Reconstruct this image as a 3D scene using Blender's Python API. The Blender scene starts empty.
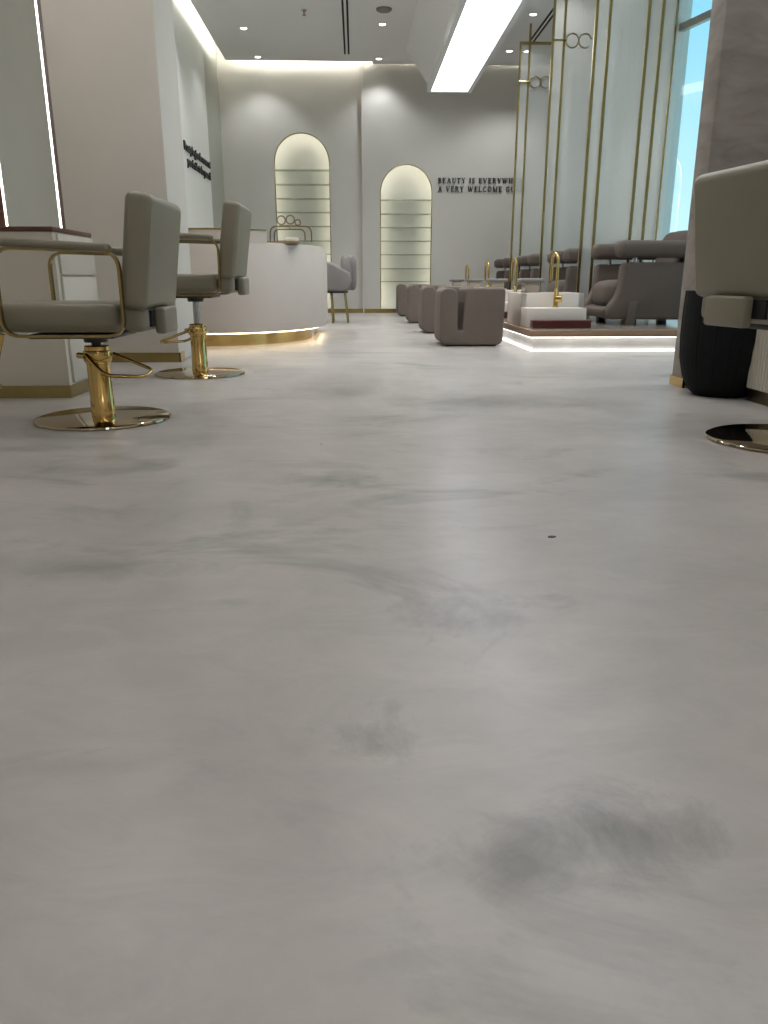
import bpy, bmesh, math, random
from mathutils import Vector, Matrix
random.seed(7)
C = bpy.context.scene.collection
S = bpy.context.scene
PI = math.pi

# ------------------------------------------------------------------ camera, sky, exposure
PITCH = math.atan(232/769.0); HEAD = math.radians(1.9965)
cam = bpy.data.objects.new('camera', bpy.data.cameras.new('camera')); C.objects.link(cam)
cam.location = (0, 0, 0.55); cam.rotation_euler = (PI/2-PITCH, 0, -HEAD)
cam.data.sensor_fit = 'VERTICAL'; cam.data.sensor_height = 24.0; cam.data.lens = 24.0*769/1024
cam.data.clip_start = 0.02; cam.data.clip_end = 300
S.camera = cam
S.view_settings.view_transform = 'Standard'; S.view_settings.look = 'None'
S.view_settings.gamma = 1.0; S.view_settings.use_curve_mapping = False
S.view_settings.exposure = 0.40

K_PANEL = 3.2      # big ceiling panel
K_COVE = 10.0
K_LED = 3.0
K_SPOT = 30.0
K_SKY = 1.1
K_FILL = 55.0      # unseen spots added as fill light, over the nearer part of the salon

w = bpy.data.worlds.new('sky'); S.world = w; w.use_nodes = True
nt = w.node_tree; nt.nodes.clear()
wo = nt.nodes.new('ShaderNodeOutputWorld'); bg = nt.nodes.new('ShaderNodeBackground')
tc = nt.nodes.new('ShaderNodeTexCoord'); sp = nt.nodes.new('ShaderNodeSeparateXYZ'); cr = nt.nodes.new('ShaderNodeValToRGB')
nt.links.new(tc.outputs['Generated'], sp.inputs[0]); nt.links.new(sp.outputs['Z'], cr.inputs[0])
cr.color_ramp.elements[0].position = 0.0; cr.color_ramp.elements[0].color = (0.60, 0.84, 0.86, 1)
cr.color_ramp.elements[1].position = 0.32; cr.color_ramp.elements[1].color = (0.20, 0.57, 0.80, 1)
nt.links.new(cr.outputs[0], bg.inputs[0]); bg.inputs[1].default_value = K_SKY
nt.links.new(bg.outputs[0], wo.inputs[0])

# ------------------------------------------------------------------ materials
def new_mat(name):
    m = bpy.data.materials.new(name); m.use_nodes = True
    return m, m.node_tree, m.node_tree.nodes['Principled BSDF']
def srgb(r, g, b):
    f = lambda c: (c/255/12.92) if c/255 <= 0.04045 else ((c/255+0.055)/1.055)**2.4
    return (f(r), f(g), f(b), 1)
def mat(name, col, rough=0.6, metal=0.0, var=0.06, scale=6.0, bump=0.0, bscale=60.0, coat=0.0, stretch=(1,1,1), spec=None):
    m, t, p = new_mat(name)
    co = t.nodes.new('ShaderNodeTexCoord'); mp = t.nodes.new('ShaderNodeMapping'); mp.inputs['Scale'].default_value = stretch
    t.links.new(co.outputs['Object'], mp.inputs[0])
    n = t.nodes.new('ShaderNodeTexNoise'); n.inputs['Scale'].default_value = scale; n.inputs['Detail'].default_value = 4
    t.links.new(mp.outputs[0], n.inputs['Vector'])
    r = t.nodes.new('ShaderNodeValToRGB')
    r.color_ramp.elements[0].position = 0.3; r.color_ramp.elements[1].position = 0.7
    r.color_ramp.elements[0].color = tuple(c*(1-var) for c in col[:3])+(1,)
    r.color_ramp.elements[1].color = tuple(min(1, c*(1+var)) for c in col[:3])+(1,)
    t.links.new(n.outputs['Fac'], r.inputs[0]); t.links.new(r.outputs[0], p.inputs['Base Color'])
    p.inputs['Roughness'].default_value = rough; p.inputs['Metallic'].default_value = metal
    p.inputs['Coat Weight'].default_value = coat
    if spec is not None: p.inputs['Specular IOR Level'].default_value = spec
    if bump:
        n2 = t.nodes.new('ShaderNodeTexNoise'); n2.inputs['Scale'].default_value = bscale; n2.inputs['Detail'].default_value = 3
        t.links.new(mp.outputs[0], n2.inputs['Vector'])
        b = t.nodes.new('ShaderNodeBump'); b.inputs['Strength'].default_value = bump; b.inputs['Distance'].default_value = 0.01
        t.links.new(n2.outputs['Fac'], b.inputs['Height']); t.links.new(b.outputs[0], p.inputs['Normal'])
    return m
def emit(name, col, k):
    m = bpy.data.materials.new(name); m.use_nodes = True; t = m.node_tree; t.nodes.clear()
    o = t.nodes.new('ShaderNodeOutputMaterial'); e = t.nodes.new('ShaderNodeEmission')
    e.inputs[0].default_value = tuple(col)+(1,); e.inputs[1].default_value = k
    t.links.new(e.outputs[0], o.inputs[0]); return m

M = {}
M['plaster'] = mat('plaster', srgb(204,198,189), 0.75, var=0.04, scale=1.6, bump=0.12, bscale=5)
M['backwall'] = mat('backwall_paint', srgb(190,188,181), 0.8, var=0.03, scale=1.0)
M['leftwall'] = mat('leftwall_paint', srgb(214,215,209), 0.6, var=0.02, scale=1.0)
M['greywall'] = mat('grey_wall_paint', srgb(150,152,142), 0.5, var=0.03, scale=1.0)
M['ceiling'] = mat('ceiling_paint', srgb(214,214,213), 0.85, var=0.02, scale=1.0)
M['white'] = mat('white_lacquer', srgb(206,198,190), 0.4, var=0.02, scale=2.0)
M['cream'] = mat('cream_laminate', srgb(200,193,180), 0.5, var=0.03, scale=2.0)
M['deskskin'] = mat('desk_microcement', srgb(200,189,180), 0.5, var=0.03, scale=2.0)
M['leather'] = mat('taupe_leather', srgb(124,118,101), 0.42, var=0.04, scale=4.0, bump=0.12, bscale=240)
M['velvet'] = mat('taupe_velvet', srgb(104,94,86), 0.85, var=0.06, scale=5.0, bump=0.1, bscale=200)
M['greyvelvet'] = mat('grey_velvet', srgb(128,124,122), 0.9, var=0.06, scale=5.0, bump=0.1, bscale=200)
M['gold'] = mat('polished_gold', (0.62,0.43,0.16,1), 0.13, metal=1.0, var=0.03)
M['goldmirror'] = mat('mirror_gold_plate', (0.52,0.43,0.28,1), 0.05, metal=1.0, var=0.02)
M['brass'] = mat('brushed_brass', (0.38,0.29,0.12,1), 0.26, metal=1.0, var=0.05, scale=20, stretch=(1,1,0.1))
M['bronze'] = mat('dark_bronze', (0.20,0.16,0.10,1), 0.3, metal=1.0, var=0.05)
M['walnut'] = mat('walnut_wood', srgb(92,58,44), 0.35, var=0.25, scale=8, stretch=(1,12,12))
M['mahogany'] = mat('mahogany_wood', srgb(72,18,15), 0.3, var=0.2, scale=8, stretch=(1,12,12))
M['oak'] = mat('oak_veneer', srgb(150,122,98), 0.25, var=0.12, scale=6, stretch=(1,10,10))
M['platform'] = mat('platform_tile', srgb(150,143,135), 0.12, var=0.08, scale=4)
M['marble'] = mat('white_marble', srgb(214,212,208), 0.35, var=0.12, scale=5)
M['black'] = mat('black_metal', srgb(22,22,23), 0.4, var=0.1)
M['blackpot'] = mat('black_ribbed_ceramic', srgb(13,14,16), 0.8, var=0.15, scale=10, spec=0.25)
M['steel'] = mat('steel', (0.45,0.45,0.46,1), 0.25, metal=1.0)
M['letters'] = mat('dark_letters', srgb(20,19,18), 0.5, var=0.05)
M['mirror'] = mat('mirror_silver', (0.86,0.89,0.85,1), 0.02, metal=1.0, var=0.005)
M['niche'] = mat('niche_paint', srgb(196,196,186), 0.8, var=0.02)
M['soil'] = mat('card_white', srgb(225,222,210), 0.6)
M['led'] = emit('led_white', (1.0,0.98,0.94), K_LED)
M['ledwarm'] = emit('led_warm', (1.0,0.80,0.50), K_LED*2.2)
M['ledniche'] = emit('led_niche', (1.0,0.95,0.86), 17)
M['cove'] = emit('cove_led', (1.0,0.96,0.86), K_COVE*6)
M['panel'] = emit('panel_light', (0.90,0.95,1.0), K_PANEL)
M['downlight'] = emit('downlight_lens', (1,0.98,0.95), 6)
M['ledmirror'] = emit('led_mirror', (1.0,0.98,0.95), 3.0)

def glassy(name, col, fac_clear, rough):
    # clear sheet: mostly see-through with a faint mirror and tint
    m = bpy.data.materials.new(name); m.use_nodes = True; t = m.node_tree; t.nodes.clear()
    o = t.nodes.new('ShaderNodeOutputMaterial'); tr = t.nodes.new('ShaderNodeBsdfTransparent'); tr.inputs[0].default_value = col
    gl = t.nodes.new('ShaderNodeBsdfGlossy'); gl.inputs['Roughness'].default_value = rough
    mx = t.nodes.new('ShaderNodeMixShader'); mx.inputs[0].default_value = 1-fac_clear
    t.links.new(tr.outputs[0], mx.inputs[1]); t.links.new(gl.outputs[0], mx.inputs[2]); t.links.new(mx.outputs[0], o.inputs[0])
    return m
M['shelfglass'] = glassy('shelf_glass', srgb(218,221,214), 0.88, 0.1)
def fluted():
    # reeded glass: vertical ribs blur sideways
    m = bpy.data.materials.new('reeded_glass'); m.use_nodes = True; t = m.node_tree; t.nodes.clear()
    o = t.nodes.new('ShaderNodeOutputMaterial')
    co = t.nodes.new('ShaderNodeTexCoord'); mp = t.nodes.new('ShaderNodeMapping'); mp.inputs['Scale'].default_value = (1,1,0.0)
    t.links.new(co.outputs['Object'], mp.inputs[0])
    n = t.nodes.new('ShaderNodeTexNoise'); n.inputs['Scale'].default_value = 160; n.inputs['Detail'].default_value = 1
    t.links.new(mp.outputs[0], n.inputs['Vector'])
    b = t.nodes.new('ShaderNodeBump'); b.inputs['Strength'].default_value = 0.9; b.inputs['Distance'].default_value = 0.0026
    t.links.new(n.outputs['Fac'], b.inputs['Height'])
    rf = t.nodes.new('ShaderNodeBsdfRefraction'); rf.inputs['IOR'].default_value = 1.02; rf.inputs['Roughness'].default_value = 0.02
    rf.inputs[0].default_value = (0.96,0.965,0.96,1)
    t.links.new(b.outputs[0], rf.inputs['Normal'])
    gl = t.nodes.new('ShaderNodeBsdfGlossy'); gl.inputs['Roughness'].default_value = 0.12; t.links.new(b.outputs[0], gl.inputs['Normal'])
    tr = t.nodes.new('ShaderNodeBsdfTranslucent'); tr.inputs[0].default_value = (0.84,0.84,0.82,1)
    df = t.nodes.new('ShaderNodeBsdfDiffuse'); df.inputs[0].default_value = (0.80,0.80,0.78,1)
    m0 = t.nodes.new('ShaderNodeMixShader'); m0.inputs[0].default_value = 0.5
    t.links.new(tr.outputs[0], m0.inputs[1]); t.links.new(df.outputs[0], m0.inputs[2])
    m1 = t.nodes.new('ShaderNodeMixShader'); m1.inputs[0].default_value = 0.07
    t.links.new(rf.outputs[0], m1.inputs[1]); t.links.new(gl.outputs[0], m1.inputs[2])
    m2 = t.nodes.new('ShaderNodeMixShader'); m2.inputs[0].default_value = 0.30
    t.links.new(m1.outputs[0], m2.inputs[1]); t.links.new(m0.outputs[0], m2.inputs[2])
    t.links.new(m2.outputs[0], o.inputs[0])
    return m
M['fluted'] = fluted()

def floor_mat():
    m, t, p = new_mat('polished_microcement')
    co = t.nodes.new('ShaderNodeTexCoord')
    def noise(sc, det, rough=0.55, dist=0.0, st=(1,1,1), off=(0,0,0)):
        mp = t.nodes.new('ShaderNodeMapping'); mp.inputs['Scale'].default_value = st; mp.inputs['Location'].default_value = off
        t.links.new(co.outputs['Object'], mp.inputs[0])
        n = t.nodes.new('ShaderNodeTexNoise'); n.inputs['Scale'].default_value = sc; n.inputs['Detail'].default_value = det
        n.inputs['Roughness'].default_value = rough; n.inputs['Distortion'].default_value = dist
        t.links.new(mp.outputs[0], n.inputs['Vector']); return n
    def ramp(src, a, b, ca, cb):
        r = t.nodes.new('ShaderNodeValToRGB'); r.color_ramp.elements[0].position = a; r.color_ramp.elements[1].position = b
        r.color_ramp.elements[0].color = ca; r.color_ramp.elements[1].color = cb
        t.links.new(src, r.inputs[0]); return r
    base = ramp(noise(1.3, 6, 0.6, 0.6).outputs['Fac'], 0.3, 0.72, srgb(157,152,148), srgb(180,175,171))
    fine = ramp(noise(4.5, 8, 0.7, 1.0, (1,1.8,1), (7,2,0)).outputs['Fac'], 0.32, 0.68, (0.87,0.877,0.88,1), (1.05,1.045,1.04,1))
    mf = t.nodes.new('ShaderNodeMix'); mf.data_type = 'RGBA'; mf.blend_type = 'MULTIPLY'; mf.inputs['Factor'].default_value = 1.0
    t.links.new(base.outputs[0], mf.inputs[6]); t.links.new(fine.outputs[0], mf.inputs[7])
    # darker trowel smudges
    sm = ramp(noise(1.15, 9, 0.66, 1.4, (1,1.5,1), (3.1,1.7,0)).outputs['Fac'], 0.545, 0.68, (0,0,0,1), (1,1,1,1))
    mx = t.nodes.new('ShaderNodeMix'); mx.data_type = 'RGBA'
    mul = t.nodes.new('ShaderNodeMath'); mul.operation = 'MULTIPLY'; mul.inputs[1].default_value = 0.75
    t.links.new(sm.outputs[0], mul.inputs[0]); t.links.new(mul.outputs[0], mx.inputs['Factor'])
    t.links.new(mf.outputs[2], mx.inputs[6]); mx.inputs[7].default_value = srgb(120,118,116)
    # three known dark trowel marks
    prev = mx.outputs[2]
    for (cx, cy, rx, ry, k) in ((0.25,0.665,0.12,0.075,0.9), (-0.53,1.46,0.22,0.07,0.55), (-0.08,2.15,0.13,0.09,0.9), (0.155,0.62,0.05,0.04,0.7), (0.62,3.6,0.5,0.25,0.7), (-0.15,4.0,0.3,0.3,0.5)):
        mp = t.nodes.new('ShaderNodeMapping'); mp.inputs['Location'].default_value = (-cx/rx, -cy/ry, 0); mp.inputs['Scale'].default_value = (1/rx,1/ry,0)
        t.links.new(co.outputs['Object'], mp.inputs[0])
        ln = t.nodes.new('ShaderNodeVectorMath'); ln.operation = 'LENGTH'; t.links.new(mp.outputs[0], ln.inputs[0])
        nn = noise(7, 6, 0.7, 0.8, off=(cx*3, cy, 0))
        ad = t.nodes.new('ShaderNodeMath'); ad.operation = 'MULTIPLY_ADD'; ad.inputs[1].default_value = 2.6
        t.links.new(nn.outputs['Fac'], ad.inputs[0]); t.links.new(ln.outputs['Value'], ad.inputs[2])
        rr = ramp(ad.outputs[0], 0.0, 1.0, (1,1,1,1), (0,0,0,1))
        mr = t.nodes.new('ShaderNodeMapRange'); mr.inputs['From Min'].default_value = 1.3; mr.inputs['From Max'].default_value = 2.5
        mr.inputs['To Min'].default_value = k; mr.inputs['To Max'].default_value = 0
        t.links.new(ad.outputs[0], mr.inputs['Value'])
        m2 = t.nodes.new('ShaderNodeMix'); m2.data_type = 'RGBA'; t.links.new(mr.outputs[0], m2.inputs['Factor'])
        t.links.new(prev, m2.inputs[6]); m2.inputs[7].default_value = srgb(104,103,100); prev = m2.outputs[2]
        t.nodes.remove(rr)
    # specks of dirt
    vo = t.nodes.new('ShaderNodeTexVoronoi'); vo.inputs['Scale'].default_value = 5.5
    t.links.new(co.outputs['Object'], vo.inputs['Vector'])
    sp1 = t.nodes.new('ShaderNodeMath'); sp1.operation = 'LESS_THAN'; sp1.inputs[1].default_value = 0.013
    t.links.new(vo.outputs['Distance'], sp1.inputs[0])
    m3 = t.nodes.new('ShaderNodeMix'); m3.data_type = 'RGBA'; t.links.new(sp1.outputs[0], m3.inputs['Factor'])
    t.links.new(prev, m3.inputs[6]); m3.inputs[7].default_value = srgb(95,92,86)
    t.links.new(m3.outputs[2], p.inputs['Base Color'])
    rg = t.nodes.new('ShaderNodeMapRange'); rg.inputs['To Min'].default_value = 0.22; rg.inputs['To Max'].default_value = 0.42
    nr = noise(2.2, 5, 0.6, 0.5); t.links.new(nr.outputs['Fac'], rg.inputs['Value']); t.links.new(rg.outputs[0], p.inputs['Roughness'])
    b = t.nodes.new('ShaderNodeBump'); b.inputs['Strength'].default_value = 0.05; b.inputs['Distance'].default_value = 0.01
    nb = noise(9, 5); t.links.new(nb.outputs['Fac'], b.inputs['Height']); t.links.new(b.outputs[0], p.inputs['Normal'])
    return m
M['floor'] = floor_mat()
def plaster_rough():
    m, t, p = new_mat('trowelled_plaster')
    co = t.nodes.new('ShaderNodeTexCoord'); mp = t.nodes.new('ShaderNodeMapping'); mp.inputs['Scale'].default_value = (1,1,2.6)
    t.links.new(co.outputs['Object'], mp.inputs[0])
    n = t.nodes.new('ShaderNodeTexNoise'); n.inputs['Scale'].default_value = 5; n.inputs['Detail'].default_value = 8; n.inputs['Distortion'].default_value = 0.6
    t.links.new(mp.outputs[0], n.inputs['Vector'])
    r = t.nodes.new('ShaderNodeValToRGB'); r.color_ramp.elements[0].position = 0.34; r.color_ramp.elements[1].position = 0.6
    r.color_ramp.elements[0].color = srgb(126,119,112); r.color_ramp.elements[1].color = srgb(146,139,132)
    t.links.new(n.outputs['Fac'], r.inputs[0]); t.links.new(r.outputs[0], p.inputs['Base Color'])
    p.inputs['Roughness'].default_value = 0.75
    b = t.nodes.new('ShaderNodeBump'); b.inputs['Strength'].default_value = 0.35; b.inputs['Distance'].default_value = 0.02
    t.links.new(r.outputs[0], b.inputs['Height']); t.links.new(b.outputs[0], p.inputs['Normal'])
    return m
M['plaster_rough'] = plaster_rough()

# ------------------------------------------------------------------ mesh helpers
def obj(name, bm, m, parent=None, smooth=True, kind=None, label=None):
    me = bpy.data.meshes.new(name)
    bmesh.ops.recalc_face_normals(bm, faces=bm.faces[:])
    bm.to_mesh(me); bm.free()
    if smooth:
        for p in me.polygons: p.use_smooth = True
        me.set_sharp_from_angle(angle=math.radians(38))
    me.materials.append(m)
    o = bpy.data.objects.new(name, me); C.objects.link(o)
    if parent: o.parent = parent
    if kind: o['kind'] = kind
    if label: o['label'] = label
    return o
def thing(name, label, cat, loc=(0,0,0), rz=0, group=None):
    o = bpy.data.objects.new(name, None); C.objects.link(o); o.empty_display_size = 0.1
    o.location = loc; o.rotation_euler = (0,0,rz); o['label'] = label; o['category'] = cat
    if group: o['group'] = group
    return o
def tag(o, label, cat, group=None):
    o['label'] = label; o['category'] = cat
    if group: o['group'] = group
    return o
def dup(root, loc, rz=None, label=None):
    r = root.copy(); C.objects.link(r); r.location = loc
    if rz is not None: r.rotation_euler = (0,0,rz)
    if label: r['label'] = label
    for ch in list(root.children):
        c = ch.copy(); C.objects.link(c); c.parent = r
        for g in ch.children:
            d = g.copy(); C.objects.link(d); d.parent = c
    return r
def merge(dst, src, mtx=None):
    if mtx is not None: bmesh.ops.transform(src, matrix=mtx, verts=src.verts[:])
    me = bpy.data.meshes.new('tmp'); src.to_mesh(me); src.free(); dst.from_mesh(me); bpy.data.meshes.remove(me)
    return dst
def box(x0,x1,y0,y1,z0,z1, r=0.0, seg=2, into=None, mtx=None):
    bm = bmesh.new()
    bmesh.ops.create_cube(bm, size=1)
    for v in bm.verts: v.co = Vector(((x0+x1)/2+v.co.x*(x1-x0), (y0+y1)/2+v.co.y*(y1-y0), (z0+z1)/2+v.co.z*(z1-z0)))
    if r > 0: bmesh.ops.bevel(bm, geom=bm.edges[:], offset=r, segments=seg, affect='EDGES', profile=0.5)
    if into is not None: return merge(into, bm, mtx)
    if mtx is not None: bmesh.ops.transform(bm, matrix=mtx, verts=bm.verts[:])
    return bm
def prism(pts, t0, t1, axis='z', r=0.0, seg=2, into=None):
    # pts: 2D outline; axis z -> (x,y), y -> (x,z), x -> (y,z)
    bm = bmesh.new()
    f = {'z': lambda a,b,t: (a,b,t), 'y': lambda a,b,t: (a,t,b), 'x': lambda a,b,t: (t,a,b)}[axis]
    lo = [bm.verts.new(f(a,b,t0)) for a,b in pts]; hi = [bm.verts.new(f(a,b,t1)) for a,b in pts]
    n = len(pts)
    fa = bm.faces.new(lo); fb = bm.faces.new(hi)
    for i in range(n): bm.faces.new((lo[i], lo[(i+1)%n], hi[(i+1)%n], hi[i]))
    bmesh.ops.recalc_face_normals(bm, faces=bm.faces[:])
    if r > 0:
        e = [e for e in bm.edges if e in set(fa.edges) | set(fb.edges)]
        bmesh.ops.bevel(bm, geom=e, offset=r, segments=seg, affect='EDGES', profile=0.5)
    if into is not None: return merge(into, bm)
    return bm
def fillet(pts, rad, n=6):
    pts = [Vector(p) for p in pts]; out = [pts[0]]
    for i in range(1, len(pts)-1):
        a, b, c = pts[i-1], pts[i], pts[i+1]
        u = (a-b); v = (c-b); rr = min(rad, u.length*0.49, v.length*0.49)
        p0 = b+u.normalized()*rr; p1 = b+v.normalized()*rr
        for k in range(n+1):
            s = k/n; out.append(p0*(1-s)**2+b*2*s*(1-s)+p1*s*s)
    out.append(pts[-1]); return out
def sweep(path, rw, rh=None, n=10, closed=False, into=None, up=(0,1,0), square=False):
    # tube (or flat bar) along a path; rw = half size across 'up' cross tangent, rh = half size along 'up'
    bm = bmesh.new(); rh = rh if rh is not None else rw
    P = [Vector(p) for p in path]; rings = []
    N = len(P); upv = Vector(up)
    for i in range(N):
        if closed: tg = P[(i+1)%N]-P[i-1]
        else: tg = P[min(i+1,N-1)]-P[max(i-1,0)]
        tg.normalize()
        u = upv - tg*upv.dot(tg)
        if u.length < 1e-3: u = Vector((1,0,0)) - tg*tg.x
        u.normalize(); s = tg.cross(u)
        ring = []
        if square:
            for a,b in ((1,1),(-1,1),(-1,-1),(1,-1)): ring.append(bm.verts.new(P[i]+s*rw*a+u*rh*b))
        else:
            for k in range(n):
                t = 2*PI*k/n; ring.append(bm.verts.new(P[i]+s*rw*math.cos(t)+u*rh*math.sin(t)))
        rings.append(ring)
    m = len(rings[0])
    for i in range(N if closed else N-1):
        a, b = rings[i], rings[(i+1)%N]
        for k in range(m): bm.faces.new((a[k], a[(k+1)%m], b[(k+1)%m], b[k]))
    if not closed: bm.faces.new(rings[0]); bm.faces.new(rings[-1])
    if into is not None: return merge(into, bm)
    return bm
def lathe(prof, n=32, loc=(0,0,0), into=None, rib=None):
    bm = bmesh.new(); rings = []
    for r, z in prof:
        ring = []
        for k in range(n):
            t = 2*PI*k/n; rr = r*(1+(rib(k) if rib else 0))
            ring.append(bm.verts.new((loc[0]+rr*math.cos(t), loc[1]+rr*math.sin(t), loc[2]+z)))
        rings.append(ring)
    for a, b in zip(rings, rings[1:]):
        for k in range(n): bm.faces.new((a[k], a[(k+1)%n], b[(k+1)%n], b[k]))
    bm.faces.new(rings[0]); bm.faces.new(rings[-1])
    if into is not None: return merge(into, bm)
    return bm
def pillow(x0,x1,y0,y1,z0,z1, e=0.35, into=None, mtx=None, n=18):
    # superellipsoid cushion
    bm = bmesh.new(); bmesh.ops.create_uvsphere(bm, u_segments=n*2, v_segments=n, radius=1)
    sg = lambda c: math.copysign(abs(c)**e, c)
    for v in bm.verts:
        d = v.co.normalized(); m_ = max(abs(d.x),abs(d.y),abs(d.z))
        q = Vector((sg(d.x), sg(d.y), sg(d.z)))
        L = (abs(q.x)**(2/e*0.5)+abs(q.y)**(2/e*0.5)+abs(q.z)**(2/e*0.5))
        pw = 2/e
        k = (abs(d.x)**pw+abs(d.y)**pw+abs(d.z)**pw)**(-1/pw)
        c = d*k
        v.co = Vector(((x0+x1)/2+c.x*(x1-x0)/2, (y0+y1)/2+c.y*(y1-y0)/2, (z0+z1)/2+c.z*(z1-z0)/2))
    if mtx is not None: bmesh.ops.transform(bm, matrix=mtx, verts=bm.verts[:])
    if into is not None: return merge(into, bm)
    return bm
def ring_path(cx, cy, cz, r, a0=0, a1=2*PI, n=28, plane='xz'):
    out = []
    for k in range(n+1):
        t = a0+(a1-a0)*k/n
        out.append((cx+r*math.cos(t), cy, cz+r*math.sin(t)) if plane == 'xz' else (cx, cy+r*math.cos(t), cz+r*math.sin(t)))
    return out
def struct(name, bm, m, parent=None, smooth=True):
    return obj(name, bm, m, parent, smooth, kind=None if parent else 'structure')

# ------------------------------------------------------------------ room shell
XL, XR, YB, YF, ZC = -2.17, 4.3, 14.0, -3.6, 3.85
def plan(x0, y0, y1, e=0.0):
    return [(x0, y0), (2.75+e, y0), (2.75+e, 3.9), (5.42+e, 3.9), (5.42+e, 4.1), (3.80+e, 10.15), (3.80+e, y1), (x0, y1)]
struct('floor', prism(plan(XL-0.6, YF-0.2, YB+0.4, 0.1), -0.1, 0, 'z'), M['floor'], smooth=False)
# dropped ceiling slab with light coves at its left and back edges, main slab above
cs = prism([(-2.01,YF),(2.75,YF),(2.75,3.9),(5.40,3.9),(5.40,4.1),(3.78,10.15),(3.78,13.81),(0.30,13.81),(0.30,13.66),(-2.01,13.66)], ZC, ZC+0.06, 'z')
ceil = struct('ceiling', cs, M['ceiling'])
struct('upper_slab', prism(plan(XL-0.6, YF-0.2, YB+0.4, 0.15), ZC+0.32, ZC+0.45, 'z'), M['ceiling'], ceil)
obj('cove_light_strip', box(-1.985, -1.955, YF+0.2, 13.6, ZC+0.062, ZC+0.085), M['cove'], ceil)
obj('cove_light_strip', box(-1.9, 0.25, 13.6, 13.63, ZC+0.062, ZC+0.085), M['cove'], ceil)
obj('cove_light_strip', box(0.35, 3.7, 13.75, 13.78, ZC+0.062, ZC+0.085), M['cove'], ceil)

def fill_lamp(x, y, k):  # added fill spot and glowing lens, out of view, to brighten the room
    l_ = obj('downlight_lens', box(x-0.045, x+0.045, y-0.045, y+0.045, ZC-0.006, ZC-0.001, r=0.002), M['downlight'], ceil)
    l = bpy.data.lights.new('beam', 'SPOT'); l.energy = k; l.spot_size = math.radians(130); l.spot_blend = 0.8; l.shadow_soft_size = 0.08; l.color = (1.0,0.98,0.95)
    o = bpy.data.objects.new('beam', l); C.objects.link(o); o.location = (x, y, ZC-0.03); o.parent = l_
for y, k in ((-2.9,1.1), (-1.4,0.1), (1.6,0.25), (4.4,1.05), (6.4,1.2), (8.3,1.4), (10.2,1.4)):
    for x in (-1.5, 0.39, 2.33):
        fill_lamp(x, y, K_FILL*k)

# left wall: painted panel with lettering, groove, then plain end
struct('wall_left', box(XL-0.3, XL-0.06, YF, YB+0.3, 0, ZC+0.35), M['greywall'])
struct('wall_left_panel', box(XL-0.06, XL, 6.1, 12.62, 0, ZC+0.32), M['leftwall'])
struct('wall_left_end', box(XL-0.06, XL-0.015, 12.66, YB, 0, ZC+0.32), M['greywall'])
struct('wall_left_near', box(XL-0.06, XL, YF, 6.1, 0, ZC+0.32), M['plaster'])
# back wall with arched niches
def arch(x0, x1, zt, zb, n=28):
    r = (x1-x0)/2; cx = (x0+x1)/2
    return [(x0, zb)]+[(cx+r*math.cos(PI-PI*k/n), zt-r+r*math.sin(PI-PI*k/n)) for k in range(n+1)]+[(x1, zb)]
A1 = (-1.325, -0.43, 2.857, 0.075); A2 = (0.43, 1.28, 2.376, 0.075)
def niche_wall(name, xa, xb, yf, A, ztop=ZC+0.32):
    a = arch(A[0], A[1], A[2], A[3])
    pts = [(xa, A[3])]+a+[(xb, A[3]), (xb, ztop), (xa, ztop)]
    bm = prism(pts, yf, yf+0.02, 'y')
    box(xa, xb, yf, yf+0.02, 0, A[3], into=bm)
    w_ = struct(name, bm, M['backwall'], smooth=False)
    g = 0.035
    # cavity sides + back behind the lip
    o_ = arch(A[0]-g, A[1]+g, A[2]+g, A[3]-g)
    bm = bmesh.new()
    f0 = [bm.verts.new((x, yf+0.02, z)) for x, z in o_]; f1 = [bm.verts.new((x, yf+0.20, z)) for x, z in o_]
    for i in range(len(o_)): j = (i+1) % len(o_); bm.faces.new((f0[i], f0[j], f1[j], f1[i]))
    bm.faces.new(f1)
    struct('niche', bm, M['niche'], w_)
    path = [(x, yf+0.034, z) for x, z in arch(A[0]-g*0.45, A[1]+g*0.45, A[2]+g*0.45, A[3])]
    obj('niche_led', sweep(path, 0.005, n=6), M['ledniche'], w_)
    # thin dark bead around the opening
    obj('arch_trim', sweep([(x, yf-0.002, z) for x, z in arch(A[0]-0.006, A[1]+0.006, A[2]+0.006, A[3])], 0.007, n=6), M['brass'], w_)
    return w_
wb = niche_wall('wall_back', XL-0.06, 0.135, 13.93, A1)
struct('wall_back_right', box(0.135, 0.14, 13.85, 13.95, 0, ZC+0.32), M['backwall'])
wb2 = niche_wall('wall_back_panel', 0.135, 3.95, 13.85, A2)
struct('trim_1', box(0.118, 0.138, 13.835, 13.93, 0.0, ZC+0.3), M['white'])  # white bead standing in for light on the wall step's return face
struct('wall_back_filler', box(XL-0.3, 3.95, 14.15, 14.4, 0, ZC+0.32), M['backwall'])
tx = box(XL-0.05, 0.135, 13.918, 13.93, 0, 0.07); struct('baseboard_back', tx, M['brass'])
struct('baseboard_back_right', box(0.127, 3.78, 13.838, 13.85, 0, 0.07), M['brass'])
NUM = ['topmost','second from the top','third from the top','fourth from the top','fifth from the top','sixth from the top','lowest']
sh = None
for (A, yf, zs, side) in ((A1, 13.93, (2.307,2.086,1.866,1.648,1.425,1.192,0.975), 'taller left'), (A2, 13.85, (1.84,1.62,1.405,1.188,0.966,0.737,0.523), 'lower right')):
    for i, z in enumerate(zs):
        o = obj('glass_shelf', box(A[0]-0.03, A[1]+0.03, yf+0.021, yf+0.19, z-0.006, z+0.006), M['shelfglass'])
        tag(o, 'glass shelf in the %s arched niche, %s' % (side, NUM[i]), 'shelf', 'glass shelves in the arched niches')
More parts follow.
